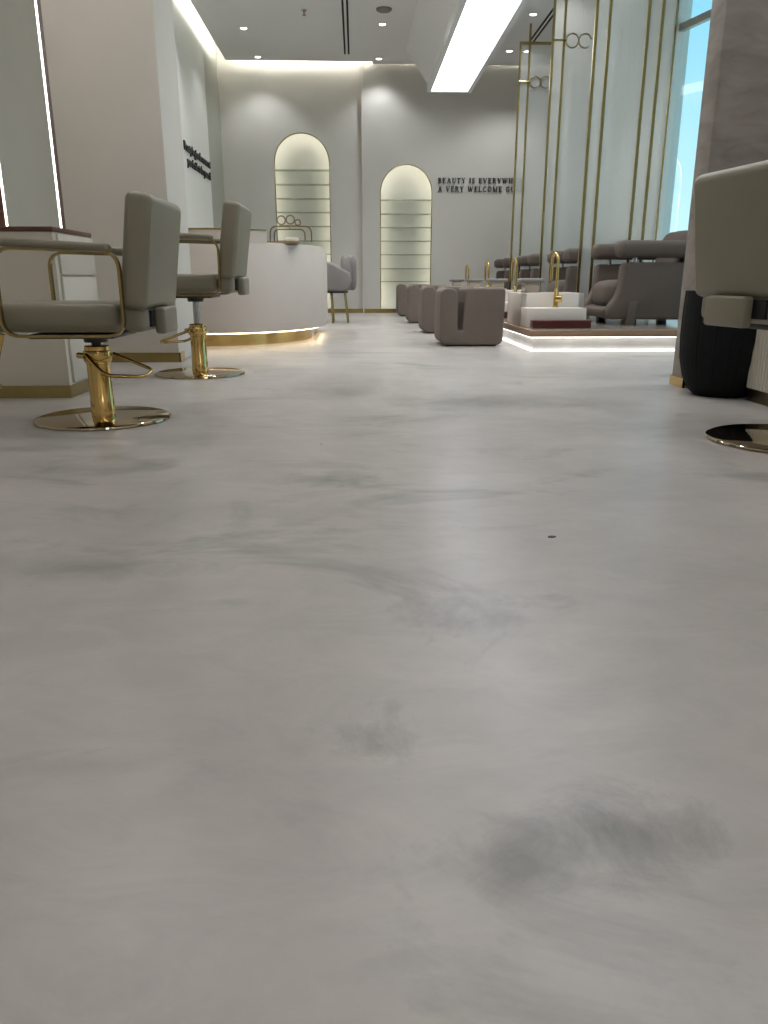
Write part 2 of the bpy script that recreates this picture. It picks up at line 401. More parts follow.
# right wall, window wall (slanted), rear
struct('wall_right', box(3.78, 3.95, 10.15, 14.2, 0, ZC+0.32), M['leftwall'])
struct('wall_right_near', box(2.6, 2.75, YF, 4.2, 0, ZC+0.32), M['plaster'])
struct('wall_front', box(XL-0.3, 2.75, YF-0.15, YF, 0, ZC+0.32), M['plaster'])
WA = Vector((3.80, 10.15, 0)); WD = Vector((math.sin(math.radians(15)), -math.cos(math.radians(15)), 0)); WL = 6.2
WN = Vector((WD.y, -WD.x, 0))
ang = math.atan2(WD.y, WD.x)
wroot = bpy.data.objects.new('window_1', None); C.objects.link(wroot); wroot.location = WA; wroot.rotation_euler = (0,0,ang); wroot['kind'] = 'structure'
obj('window_frame', merge(box(0, WL, -0.05, 0.05, 0.0, 0.30), box(0, WL, -0.05, 0.05, ZC-0.05, ZC+0.32)), M['white'], wroot)
for k, xx in enumerate((0.0, 3.0, 6.0)):
    fm = box(xx, xx+0.075, -0.06, 0.06, 0.3, ZC-0.05)
    obj('window_post', fm, M['white'], wroot)
    obj('window_post_trim', box(xx+0.050, xx+0.062, -0.078, -0.061, 0.3, ZC-0.05), M['brass'], wroot)
    obj('window_post_trim', box(xx-0.002, xx+0.010, -0.078, -0.061, 0.3, ZC-0.05), M['brass'], wroot)
obj('transom', box(0.0, WL, -0.03, 0.03, 3.32, 3.40), M['greywall'], wroot)
obj('pane', box(0.045, WL, 0.005, 0.012, 0.3, ZC-0.05), glassy('window_glass', (0.93,0.97,0.98,1), 0.95, 0.0), wroot)
# wall closing the near right end beyond the window
struct('wall_right_far', box(2.75, 5.42, 3.9, 4.0, 0, ZC+0.32), M['plaster'])

# left column and right pier
cl = box(XL-0.05, -1.235, 5.5, 6.1, 0, ZC+0.02, r=0.012); struct('wall_left_column', cl, M['plaster'])
struct('baseboard_left', box(XL, -1.228, 5.49, 5.5, 0, 0.065), M['brass'])
struct('baseboard_left_side', box(-1.235, -1.225, 5.49, 5.62, 0, 0.065), M['brass'])
pr = box(1.735, 2.75, 4.05, 4.22, 0, ZC+0.02, r=0.006); struct('wall_right_pier', pr, M['plaster_rough'])
bb = box(1.727, 1.735, 4.04, 4.225, 0, 0.05); box(1.727, 2.6, 4.04, 4.05, 0, 0.05, into=bb); struct('baseboard_right', bb, M['gold'])

# ------------------------------------------------------------------ ceiling fixtures
lb = thing('ceiling_light_box', 'long white ceiling bulkhead with a glowing flat light panel underneath', 'ceiling light', (1.45, 6, ZC))
prof = [(-0.66,0),(-0.60,-0.06),(-0.525,-0.17),(-0.34,-0.43),(-0.34,-0.556),(-0.282,-0.556),(-0.282,-0.52),(0.282,-0.52),(0.282,-0.556),(0.34,-0.556),(0.34,-0.43),(0.42,-0.17),(0.48,-0.06),(0.52,0)]
obj('housing', prism(prof, -9.4, 7.07, 'y'), M['ceiling'], lb, smooth=False)
obj('housing_end', box(-0.34, 0.34, 7.04, 7.07, -0.555, -0.5), M['ceiling'], lb)
obj('diffuser', box(-0.281, 0.281, -9.3, 7.035, -0.54, -0.53), M['panel'], lb)
M['slotgap'] = mat('slot_dark', srgb(14,14,15), 0.9)
for (sx, y0, y1, lab) in ((-0.105, 6.0, 13.25, 'twin black air slot running down the middle of the ceiling'), (2.57, 6.0, 12.65, 'twin black air slot in the ceiling right of the light panel')):
    t = thing('slot_diffuser', lab, 'air vent', (sx, 0, ZC), 0, 'linear air slots in the ceiling')
    obj('slot', box(-0.042, -0.016, y0, y1, -0.006, 0.004), M['slotgap'], t)
    obj('slot', box(0.016, 0.042, y0, y1, -0.006, 0.004), M['slotgap'], t)
    obj('frame', box(-0.012, 0.012, y0, y1, -0.005, 0.004), M['ceiling'], t)
dls = [(-1.5,12.04,'recessed downlight at left of the ceiling, the one farther from the back wall'), (-1.48,13.45,'recessed downlight at the back left edge of the ceiling'),
       (0.39,11.8,'recessed downlight right of the air slot, just behind the smoke detector'), (0.39,13.49,'recessed downlight near the back wall between the air slot and light box'),
       (2.33,11.33,'nearest recessed downlight right of the light box'), (2.34,13.0,'recessed downlight right of the light box near the back wall'), (2.6,13.0,'recessed downlight seen through the farthest glass screen')]
base_dl = None
for i, (dx, dy, lab) in enumerate(dls):
    if base_dl is None:
        t = thing('downlight', lab, 'ceiling light', (dx, dy, ZC), 0, 'recessed downlights')
        obj('trim_ring', lathe([(0.055,0.002),(0.06,-0.006),(0.045,-0.008),(0.042,0.0)], 24), M['white'], t)
        obj('lens', lathe([(0.044,-0.001),(0.044,-0.007)], 24), M['downlight'], t)
        l = bpy.data.lights.new('downlight_beam', 'SPOT'); l.energy = K_SPOT; l.spot_size = math.radians(112); l.spot_blend = 0.6; l.shadow_soft_size = 0.04; l.color = (0.95,0.97,1.0)
        lo = bpy.data.objects.new('beam', l); C.objects.link(lo); lo.location = (0,0,-0.02); lo.parent = t
        base_dl = t
    else: dup(base_dl, (dx, dy, ZC), label=lab)
t = thing('smoke_detector', 'grey round ceiling speaker disc near top of picture', 'ceiling fitting', (0.39, 11.2, ZC))
obj('disc', lathe([(0.10,0.0),(0.10,-0.012),(0.085,-0.025),(0.03,-0.028)], 28), mat('detector_grey', srgb(120,120,118), 0.7), t)
t = thing('sprinkler_head', 'small fire sprinkler with red bulb hanging from the ceiling', 'sprinkler', (-0.63, 11.28, ZC))
obj('escutcheon', lathe([(0.04,0.0),(0.036,-0.01),(0.012,-0.012)], 20), M['steel'], t)
obj('bulb', lathe([(0.008,-0.01),(0.012,-0.03),(0.006,-0.055)], 12), mat('red_bulb', srgb(120,20,15), 0.3), t)
obj('deflector', lathe([(0.025,-0.055),(0.025,-0.06)], 16), M['bronze'], t)

# ------------------------------------------------------------------ lettering
def serif_glyphs():
    V, H, s = 0.17, 0.07, 0.10     # thick stem, thin stroke, serif reach (cap height = 1)
    g = {}
    def st(x, a=0, b=1): return [('l', x, a, x, b, V), ('l', x-s-V/2+0.03, 0.03, x+s+V/2-0.03, 0.03, H), ('l', x-s-V/2+0.03, 0.97, x+s+V/2-0.03, 0.97, H)]
    arc = lambda cx, cy, rx, ry, a0, a1, w: ('a', cx, cy, rx, ry, a0, a1, w)
    g['E'] = (0.68, st(0.16)+[('l',0.16,0.96,0.6,0.96,H),('l',0.16,0.04,0.62,0.04,H),('l',0.16,0.52,0.46,0.52,H),('l',0.6,1,0.6,0.78,H),('l',0.62,0,0.62,0.24,H),('l',0.46,0.64,0.46,0.4,H)])
    g['L'] = (0.66, st(0.16)+[('l',0.16,0.04,0.62,0.04,H),('l',0.62,0,0.62,0.28,H)])
    g['I'] = (0.34, st(0.17))
    g['H'] = (0.82, st(0.16)+st(0.66)+[('l',0.16,0.52,0.66,0.52,H)])
    g['B'] = (0.70, st(0.16)+[('l',0.16,0.96,0.36,0.96,H),('l',0.16,0.04,0.38,0.04,H),('l',0.16,0.52,0.38,0.52,H),arc(0.34,0.74,0.2,0.21,-90,90,0.12),arc(0.36,0.28,0.24,0.24,-90,90,0.13)])
    g['R'] = (0.78, st(0.16)+[('l',0.16,0.96,0.36,0.96,H),('l',0.16,0.49,0.38,0.49,H),arc(0.34,0.72,0.23,0.23,-90,90,0.13),('l',0.38,0.48,0.68,0.03,0.14),('l',0.62,0.03,0.78,0.03,H)])
    g['A'] = (0.84, [('l',0.12,0.03,0.42,1,0.07),('l',0.42,1,0.70,0.03,V),('l',0.22,0.36,0.6,0.36,H),('l',0.0,0.03,0.24,0.03,H),('l',0.58,0.03,0.84,0.03,H)])
    g['V'] = (0.80, [('l',0.12,0.97,0.40,0,V),('l',0.40,0,0.68,0.97,0.07),('l',0.0,0.97,0.26,0.97,H),('l',0.56,0.97,0.80,0.97,H)])
    g['W'] = (1.14, [('l',0.12,0.97,0.34,0,V),('l',0.34,0,0.56,0.97,0.07),('l',0.54,0.97,0.76,0,V),('l',0.76,0,1.0,0.97,0.07),('l',0.0,0.97,0.26,0.97,H),('l',0.44,0.97,0.66,0.97,H),('l',0.9,0.97,1.12,0.97,H)])
    g['Y'] = (0.78, [('l',0.10,0.97,0.38,0.45,V),('l',0.38,0.45,0.64,0.97,0.07),('l',0.38,0,0.38,0.48,V),('l',0.0,0.97,0.24,0.97,H),('l',0.54,0.97,0.76,0.97,H),('l',0.24,0.03,0.54,0.03,H)])
    g['T'] = (0.72, [('l',0.35,0,0.35,1,V),('l',0.03,0.96,0.67,0.96,H),('l',0.04,1,0.04,0.76,H),('l',0.66,1,0.66,0.76,H),('l',0.2,0.03,0.5,0.03,H)])
    g['U'] = (0.80, [('l',0.16,0.3,0.16,1,V),('l',0.64,0.3,0.64,1,0.07),arc(0.40,0.3,0.24,0.27,180,360,0.11),('l',0.0,0.97,0.32,0.97,H),('l',0.52,0.97,0.76,0.97,H)])
    g['S'] = (0.60, [arc(0.28,0.74,0.2,0.23,30,270,0.11),arc(0.28,0.27,0.22,0.24,-150,90,0.12),('l',0.46,0.97,0.46,0.76,H),('l',0.06,0.03,0.06,0.26,H)])
    g['M'] = (0.98, [('l',0.14,0,0.14,1,0.07),('l',0.14,1,0.46,0,V),('l',0.46,0,0.80,1,0.07),('l',0.80,0,0.80,1,V),('l',0.0,0.03,0.28,0.03,H),('l',0.0,0.97,0.2,0.97,H),('l',0.64,0.03,0.96,0.03,H),('l',0.76,0.97,0.96,0.97,H)])
    g['O'] = (0.84, [arc(0.40,0.5,0.33,0.46,0,360,0.12)])
    g['C'] = (0.76, [arc(0.42,0.5,0.34,0.46,45,315,0.12),('l',0.66,1,0.66,0.72,H),('l',0.66,0,0.66,0.24,H)])
    g['G'] = (0.84, [arc(0.42,0.5,0.34,0.46,45,325,0.12),('l',0.66,1,0.66,0.72,H),('l',0.68,0.05,0.68,0.45,V),('l',0.54,0.45,0.84,0.45,H)])
    return g
GLY = serif_glyphs()
def glyph_bm(ch, h, th):
    bm = bmesh.new()
    for s_ in GLY[ch][1]:
        if s_[0] == 'l': path = [(s_[1],s_[2]),(s_[3],s_[4])]; w_ = s_[5]
        else:
            _, cx, cy, rx, ry, a0, a1, w_ = s_
            path = [(cx+rx*math.cos(math.radians(a0+(a1-a0)*k/14)), cy+ry*math.sin(math.radians(a0+(a1-a0)*k/14))) for k in range(15)]
        sweep([(x*h, 0, z*h) for x, z in path], w_*h/2, th/2, into=bm, square=True)
    return bm
t = thing('wall_lettering', 'dark two line serif lettering about beauty on the back wall beside the lower arch', 'lettering', (1.385, 13.838, 0), 0)
for line, z in (('BEAUTY IS EVERYWHERE', 2.098), ('A VERY WELCOME GUEST', 1.966)):
    x = 0
    for ch in line:
        if ch == ' ': x += 0.047; continue
        hh = 0.082
        o = obj('letter_'+ch.lower(), glyph_bm(ch, hh, 0.02), M['letters'], t, smooth=False); o.location = (x, 0, z)
        x += GLY[ch][0]*hh+0.0175
tl = thing('wall_lettering', 'black two line quotation on the left wall above the reception desk', 'lettering', (XL+0.006, 10.75, 0), 0)
def font_line(txt, size, loc, name, width=None):
    cu = bpy.data.curves.new(name, 'FONT'); cu.body = txt; cu.size = size; cu.extrude = 0.012; cu.offset = 0.004; cu.space_character = 1.0
    tmp = bpy.data.objects.new(name, cu); C.objects.link(tmp)
    bpy.context.view_layer.update()
    me = bpy.data.meshes.new_from_object(tmp.evaluated_get(bpy.context.evaluated_depsgraph_get()))
    bpy.data.objects.remove(tmp)
    xs = [v.co.x for v in me.vertices]; k = width/(max(xs)-min(xs)) if width else 1
    for v in me.vertices: v.co.x *= k
    me.materials.append(M['letters']); o = bpy.data.objects.new(name, me); C.objects.link(o); o.parent = tl
    o.rotation_euler = (PI/2, 0, PI/2); o.location = loc; return o
font_line('Beauty begins the moment', 0.145, (0, 0.0, 2.145), 'text_line', 1.82)
font_line('you decide to be yourself', 0.145, (0, 0.16, 1.98), 'text_line', 1.66)

# ------------------------------------------------------------------ reception desk
dk = thing('reception_desk', 'curved pale reception desk with glowing gold plinth on the left', 'desk', (0,0,0))
def desk_outline(inset=0.0, yb=8.9):
    p = [(XL+0.01, 6.73+inset), (-1.35, 6.73+inset)]
    for k in range(0, 25):
        a = PI/2*k/24
        p.append((-1.30+(0.985-inset)*math.sin(a), 8.0-(1.27-inset)*math.cos(a)))
    p += [(-0.315-inset, yb-0.1), (-0.36-inset, yb), (XL+0.01, yb)]
    return p
obj('body', prism(desk_outline(), 0.115, 0.845, 'z', r=0.003), M['deskskin'], dk)
obj('countertop', prism(desk_outline(0.02), 0.845, 0.856, 'z'), M['cream'], dk)
obj('plinth', prism(desk_outline(0.12), 0.0, 0.100, 'z'), M['gold'], dk)
op = desk_outline(0.06)[1:-2]
obj('led_strip', sweep([(x,y,0.108) for x,y in op], 0.012, 0.005, square=True, up=(0,0,1)), M['ledwarm'], dk)
# raised front screen
fr = [q for q in desk_outline(0.0)[:-3] if q[0] < -0.73]; 
bk = [q for q in desk_outline(0.10)[:-3] if q[0] < -0.78]
obj('raised_counter', prism(fr+bk[::-1], 0.845, 0.945, 'z'), M['deskskin'], dk)
obj('gold_edge', prism([(x,y-0.004) for x,y in fr]+bk[::-1], 0.945, 0.958, 'z'), M['brass'], dk)
obj('inner_ledge', box(-0.93, -0.50, 7.10, 7.4, 0.8565, 0.875), M['oak'], dk)
# monogram display stand on the counter
ms = thing('monogram_stand', 'gold wire arch stand with linked rings on top, standing on reception desk', 'display stand', (-0.58, 7.28, 0.876))
def archpath(hw, h, y, r): return fillet([(-hw,y,0),(-hw,y,h),(hw,y,h),(hw,y,0)], r, 8)
obj('arch_frame', sweep(archpath(0.185,0.135,0.07,0.09), 0.006, n=8), M['bronze'], ms)
obj('arch_frame', sweep(archpath(0.135,0.10,-0.07,0.07), 0.006, n=8), M['bronze'], ms)
for cx, cz, rr in ((-0.075,0.18,0.036),(0.005,0.185,0.036),(0.07,0.162,0.024)):
    obj('ring', sweep(ring_path(cx,0.0,cz,rr,n=24)[:-1], 0.006, n=8, closed=True), M['bronze'], ms)
obj('crossbar', merge(sweep([(-0.1,0.07,0.137),(0.09,0.07,0.137)], 0.006, n=8), sweep([(0,0.07,0.14),(0,-0.07,0.10)], 0.005, n=8)), M['bronze'], ms)
cd = obj('card_holder', box(-0.61,-0.50,7.12,7.15,0.8755,0.905, r=0.003), M['soil']); tag(cd, 'small white card block under the gold arches on the reception desk', 'card')

# ------------------------------------------------------------------ grey lounge chair beside desk
lc = thing('lounge_chair', 'grey upholstered chair with scalloped back and gold legs behind the desk', 'chair', (-0.30, 10.72, 0))
obj('seat', pillow(-0.28, 0.20, -0.27, 0.27, 0.40, 0.53, e=0.5), M['greyvelvet'], lc)
armp = [(-0.30,0.42),(-0.31,0.74),(-0.22,0.80),(-0.10,0.795),(0.02,0.75),(0.13,0.69),(0.22,0.64),(0.25,0.54),(0.22,0.45),(0.14,0.41)]
obj('arm', prism(armp, -0.34, -0.24, 'y', r=0.04, seg=4), M['greyvelvet'], lc)
obj('arm', prism(armp, 0.24, 0.34, 'y', r=0.04, seg=4), M['greyvelvet'], lc)
for yc, x0 in ((-0.15, 0.10), (0.0, 0.17), (0.15, 0.10)):
    obj('back_lobe', pillow(x0, x0+0.14, yc-0.10, yc+0.10, 0.42, 0.865, e=0.55, n=14), M['greyvelvet'], lc)
obj('seat_base', lathe([(0.24,0.385),(0.25,0.41)], 28, loc=(-0.05,0,0)), M['black'], lc)
for sx, sy in ((-1,-1),(1,-1),(-1,1),(1,1)):
    obj('leg', sweep([(0.06+sx*0.09, sy*0.15, 0.40), (0.09+sx*0.10, sy*0.22, 0.0)], 0.014, n=10), M['brass'], lc)
    
# ------------------------------------------------------------------ vanity + mirror on the left
def vanity(name, label, x0, x1, y0, y1, face, h=0.785):
    t = thing(name, label, 'cabinet', ((x0+x1)/2, (y0+y1)/2, 0))
    cx, cy = (x0+x1)/2, (y0+y1)/2; hx, hy = (x1-x0)/2, (y1-y0)/2
    obj('body', box(-hx, hx, -hy, hy, 0.06, h-0.022), M['cream'], t)
    obj('plinth', box(-hx-0.004, hx+0.004, -hy-0.004, hy+0.004, 0, 0.06), M['brass'], t)
    obj('countertop', box(-hx-0.006, hx+0.006, -hy-0.006, hy+0.006, h-0.022, h, r=0.003), M['walnut'], t)
    fx = hx if face > 0 else -hx
    for z0, z1 in ((0.07, 0.565), (0.575, h-0.03)):
        d = obj('drawer' if z0 > 0.3 else 'door', box(min(fx, fx+face*0.012), max(fx, fx+face*0.012), -hy+0.04, hy-0.002, z0, z1, r=0.002), M['cream'], t)
    return t
vanity('vanity_cabinet', 'cream vanity cabinet with walnut top and gold plinth by the left mirror', XL+0.005, -1.392, 3.80, 4.33, 1)
mt = thing('mirror_tower', 'tall mirror with lit vertical edges standing on the left vanity', 'mirror', (-1.515, 3.97, 0.786))
obj('frame', box(-0.20, 0.118, -0.022, 0.03, 0, 2.95), M['walnut'], mt)
obj('glass', box(-0.137, 0.118, -0.028, -0.0225, 0, 2.95), M['mirror'], mt)
obj('light_strip', box(-0.138, -0.132, -0.034, -0.0285, 0, 2.95), M['ledmirror'], mt)
obj('light_strip', box(0.114, 0.120, -0.034, -0.0225, 0, 2.95), M['ledmirror'], mt)
rv = vanity('vanity_cabinet', 'pale ribbed vanity cabinet with dark plinth at right edge behind the styling chair', 1.868, 2.5, 2.95, 3.62, -1, 0.60)
for ch in rv.children:
    if ch.name.startswith('plinth'): ch.data = ch.data.copy(); ch.data.materials[0] = M['bronze']
ribs = bmesh.new()
for k in range(26): box(-0.316-0.020, -0.316-0.004, -0.325+k*0.0252, -0.325+k*0.0252+0.016, 0.062, 0.575, into=ribs)
obj('ribbed_panel', ribs, M['cream'], rv, smooth=False)

# ------------------------------------------------------------------ black planter
pb = thing('floor_planter', 'large matte black ribbed pot between right pier and styling chair', 'pot', (1.815, 3.80, 0))
rnd = [random.uniform(-0.008,0.008) for _ in range(120)]
prof = [(0.125,0.0),(0.155,0.03),(0.185,0.09),(0.205,0.18),(0.212,0.28),(0.212,0.38),(0.208,0.50),(0.19,0.50),(0.185,0.30)]
obj('pot_body', lathe(prof, 120, rib=lambda k: (0.012 if k % 2 else -0.0)+rnd[k]), M['blackpot'], pb)
obj('pot_filling', lathe([(0.187,0.44),(0.187,0.46)], 40), M['black'], pb)

# ------------------------------------------------------------------ styling chairs (built facing -X)
def styling_chair(label, loc, rz, lift, lever, half_arm_front=True):
    t = thing('styling_chair', label, 'chair', loc, rz, 'salon styling chairs')
    L = lift
    obj('base_plate', lathe([(0.262,0.0),(0.27,0.004),(0.268,0.010),(0.255,0.015),(0.05,0.019)], 64), M['goldmirror'], t)
    col = lathe([(0.047,0.018),(0.047,0.085),(0.0455,0.087),(0.0455,0.225),(0.048,0.227),(0.048,0.295),(0.044,0.30),(0.02,0.302)], 32)
    obj('column', col, M['gold'], t)
    obj('piston', lathe([(0.019,0.30),(0.019,0.345+L)], 20), M['black'] if L < 0.01 else M['steel'], t)
    # pump lever: hub + wire pedal
    lv = bmesh.new(); lathe([(0.052,0.235),(0.055,0.24),(0.055,0.275),(0.052,0.28)], 28, into=lv)
    R = Matrix.Rotation(lever, 4, 'Z')
    sweep([(-0.065,-0.03,0.262),(-0.03,-0.055,0.262)], 0.012, n=12, into=lv)
    lvo = obj('pump_collar', lv, M['gold'], t)
    path = fillet([(-0.03,-0.05,0.265),(0.06,-0.115,0.19),(0.21,-0.10,0.185),(0.22,0.0,0.20),(0.05,0.045,0.262)], 0.035, 6)
    pd = sweep(path, 0.0075, n=10)
    bmesh.ops.transform(pd, matrix=R, verts=pd.verts[:])
    obj('pump_pedal', pd, M['gold'], lvo)
    # underframe
    uf = box(-0.20, 0.12, -0.16, 0.16, 0.335+L, 0.352+L, r=0.003)
    lathe([(0.045,0.312+L),(0.05,0.336+L)], 20, into=uf)
    obj('seat_bracket', uf, M['black'], t)
    # seat
    st_ = box(-0.315, 0.17, -0.235, 0.235, 0.362+L, 0.468+L, r=0.035, seg=4)
    obj('seat', st_, M['leather'], t)
    pi = fillet([(-0.318,-0.232,0.455+L),(0.165,-0.232,0.455+L)], 0.02)
    obj('rear_cushion', box(0.172, 0.262, -0.225, 0.225, 0.362+L, 0.462+L, r=0.03, seg=4), M['leather'], t)
    obj('back_bracket', box(0.268, 0.31, -0.115, 0.10, 0.350+L, 0.450+L, r=0.012, seg=3), M['leather'], t)
    obj('gap_plate', box(0.24, 0.272, -0.16, 0.16, 0.38+L, 0.44+L), M['black'], t)
    # backrest, slightly reclined
    mt_ = Matrix.Translation((0.225,0,0.445+L)) @ Matrix.Rotation(math.radians(8), 4, 'Y')
    bk_ = box(-0.05, 0.05, -0.255, 0.255, 0.0, 0.410, r=0.032, seg=5, mtx=mt_)
    bo = obj('backrest', bk_, M['leather'], t)
    loop = fillet([(0.045,-0.232,0.2),(0.045,-0.232,0.385),(0.045,0.232,0.385),(0.045,0.232,0.2)], 0.03, 5)
    seam = sweep(loop, 0.004, n=6); bmesh.ops.transform(seam, matrix=mt_, verts=seam.verts[:])
    obj('piping', seam, mat('leather_piping', srgb(170,164,150), 0.5), bo)
    # gold arm loops + pads
    for sy in (-1, 1):
        y = sy*0.262
        lp = fillet([(0.0,y,0.352+L),(0.195,y,0.352+L),(0.195,y,0.648+L),(-0.245,y,0.66+L),(-0.245,y,0.352+L),(0.0,y,0.352+L)], 0.065, 8)
        a = obj('arm_frame', sweep(lp[:-1], 0.005, 0.012, closed=True, square=True), M['brass'], t)
        pad = box(-0.28, 0.17, y-0.028, y+0.028, 0.662+L, 0.692+L, r=0.013, seg=3)
        for v in pad.verts: v.co.z += -0.022*(v.co.x+0.225)/0.42 + 0.003
        obj('arm_pad', pad, M['leather'], a)
    # foot rest
    if half_arm_front:
        fp = fillet([(-0.275,-0.21,0.358+L),(-0.345,-0.21,0.16),(-0.48,-0.21,0.11),(-0.50,0.21,0.11)], 0.07, 6)
        obj('footrest', sweep(fp, 0.012, n=10), M['gold'], t)
    return t
styling_chair('taupe leather styling chair on gold disc base, nearest on the left', (-1.045, 3.19, 0), 0, 0.0, 0.0)
styling_chair('taupe leather styling chair raised higher, in front of the reception desk', (-0.955, 4.78, 0), 0, 0.115, math.radians(195), False)
styling_chair('taupe leather styling chair seen from behind at the right edge of the room', (1.53, 2.655, 0), PI+0.15, 0.05, PI, False)

# ------------------------------------------------------------------ ottomans
def rounded_poly(pts, rads, n=6):
    N = len(pts); out = []
    for i in range(N):
        a, b, c = Vector(pts[i-1]), Vector(pts[i]), Vector(pts[(i+1)%N]); rr = rads[i]
        if rr <= 0: out.append(tuple(b)); continue
        p0 = b+(a-b).normalized()*rr; p1 = b+(c-b).normalized()*rr
        for k in range(n+1):
            s_ = k/n; q = p0*(1-s_)**2+b*2*s_*(1-s_)+p1*s_*s_; out.append(tuple(q))
    return out
otp = rounded_poly([(0,0.012),(0,0.485),(0.146,0.485),(0.154,0.13),(0.194,0.13),(0.212,0.485),(0.555,0.485),(0.545,0.012)], [0.07,0.070,0.070,0.0165,0.0165,0.03,0.035,0.06], 7)
ots = [(0.715,6.74,'taupe velvet ottoman with slotted side, nearest of the row of ottomans'),(0.70,8.42,'taupe slotted ottoman second in the row, behind the nearest one'),
       (0.675,10.4,'taupe slotted ottoman third in the row along the basins'),(0.65,12.5,'taupe slotted ottoman farthest back, in front of the lower arch')]
b0 = None
for x, y, lab in ots:
    if b0 is None:
        b0 = thing('ottoman', lab, 'ottoman', (x, y, 0), 0, 'ottomans in front of the foot basins')
        obj('cushion_body', prism(otp, 0.0, 0.5, 'y', r=0.016, seg=4), M['velvet'], b0)
        obj('glide_base', box(0.06, 0.50, 0.06, 0.44, 0.0, 0.013), M['black'], b0)
    else: dup(b0, (x, y, 0), label=lab)

# ------------------------------------------------------------------ pedicure platform
pf = thing('pedicure_platform', 'low raised platform with wood edge and glowing white riser', 'platform', (1.376, 6.22, 0))
PX = 2.9
obj('top_board', prism([(0,0),(1.2,0),(PX+0.3,0),(PX-0.85,4.0),(PX-0.85,7.6),(0,7.6)], 0.115, 0.168, 'z', r=0.004), M['oak'], pf)
obj('floor_tile', prism([(0.03,0.03),(1.2,0.03),(PX+0.25,0.03),(PX-0.9,4.0),(PX-0.9,7.57),(0.03,7.57)], 0.168, 0.170, 'z'), M['platform'], pf)
obj('riser', prism([(0.05,0.07),(PX,0.07),(PX-0.95,4.0),(PX-0.95,7.5),(0.05,7.5)], 0.0, 0.115, 'z'), M['marble'], pf)
obj('led_strip', box(0.02, PX, 0.028, 0.042, 0.106, 0.1145), M['led'], pf)
obj('led_strip', box(0.018, 0.032, 0.05, 7.4, 0.106, 0.1145), M['led'], pf)
obj('led_strip', box(0.035, PX, 0.050, 0.066, 0.0005, 0.009), M['led'], pf)
obj('led_strip', box(0.030, 0.046, 0.06, 7.4, 0.0005, 0.009), M['led'], pf)

ST = [0, 1.76, 3.55, 5.4]
def chair_label(i): return ['large taupe pedicure armchair on the platform, nearest and unobstructed', 'taupe pedicure armchair behind the nearest glass screen', 'taupe pedicure armchair behind the second glass screen', 'taupe pedicure armchair farthest back, behind the third glass screen'][i]
pc = thing('pedicure_chair', chair_label(0), 'armchair', (2.27, 6.84, 0.17), 0, 'pedicure armchairs on the platform')
VM = mat('dark_taupe_upholstery', srgb(88,77,70), 0.8, var=0.06, scale=5.0, bump=0.1, bscale=200)
W_ = 0.86
sidep = rounded_poly([(0.02,0.525),(0.005,0.26),(-0.09,0.14),(-0.07,0.05),(0.80,0.045),(0.88,0.15),(0.88,0.525)], [0.05,0.09,0.05,0.035,0.05,0.05,0.04], 5)
for y0 in (0.0, W_-0.12): obj('side_panel', prism(sidep, y0, y0+0.12, 'y', r=0.028, seg=4), VM, pc)
scp = rounded_poly([(-0.095,0.135),(-0.07,0.052),(0.75,0.05),(0.75,0.16),(0.0,0.16)], [0.04,0.035,0.01,0.01,0.04], 5)
obj('seat_shell', prism(scp, 0.115, W_-0.115, 'y'), VM, pc)
obj('seat_cushion', pillow(-0.05, 0.66, 0.12, W_-0.12, 0.13, 0.385, e=0.42), VM, pc)
bmx = Matrix.Translation((0.62,0,0.36)) @ Matrix.Rotation(math.radians(12), 4, 'Y') @ Matrix.Translation((-0.62,0,-0.36))
obj('back_cushion', pillow(0.50, 0.72, 0.12, W_-0.12, 0.28, 0.80, e=0.4, mtx=bmx), VM, pc)
obj('back_panel', box(0.70, 0.86, 0.04, W_-0.04, 0.10, 0.74, r=0.05, seg=4), VM, pc)
for y0 in (-0.02, W_-0.18):
    a = obj('armrest', box(-0.025, 0.80, y0, y0+0.20, 0.565, 0.705, r=0.052, seg=5), VM, pc)
    pp = bmesh.new()
    for xx in (0.14, 0.62): lathe([(0.022,0.52),(0.022,0.57)], 14, loc=(xx, y0+0.09, 0), into=pp)
    obj('arm_post', pp, M['steel'], a)
for lx, ly in ((0.08,-0.012),(0.08,W_-0.078),(0.68,-0.012),(0.68,W_-0.078)):
    obj('leg', prism([(lx,0),(lx+0.075,0),(lx+0.095,0.2),(lx+0.02,0.2)], ly, ly+0.09, 'y', r=0.008), VM, pc)
for i in (1,2,3): dup(pc, (2.27, 6.84+ST[i], 0.17), label=chair_label(i))

# foot basins
def basin_label(i): return ['white stepped foot basin with gold faucet, nearest on the platform','white foot basin with gold faucet, second along the platform','white foot basin with gold faucet, third along the platform','white foot basin with gold faucet, farthest along the platform'][i]
fb = thing('foot_basin', basin_label(0), 'foot basin', (1.42, 6.56, 0.17), 0, 'foot basins on the platform')
bm = box(0.0, 0.50, 0.0, 0.26, 0.0, 0.155, r=0.006)
obj('front_step', bm, M['white'], fb)
ub = bmesh.new()
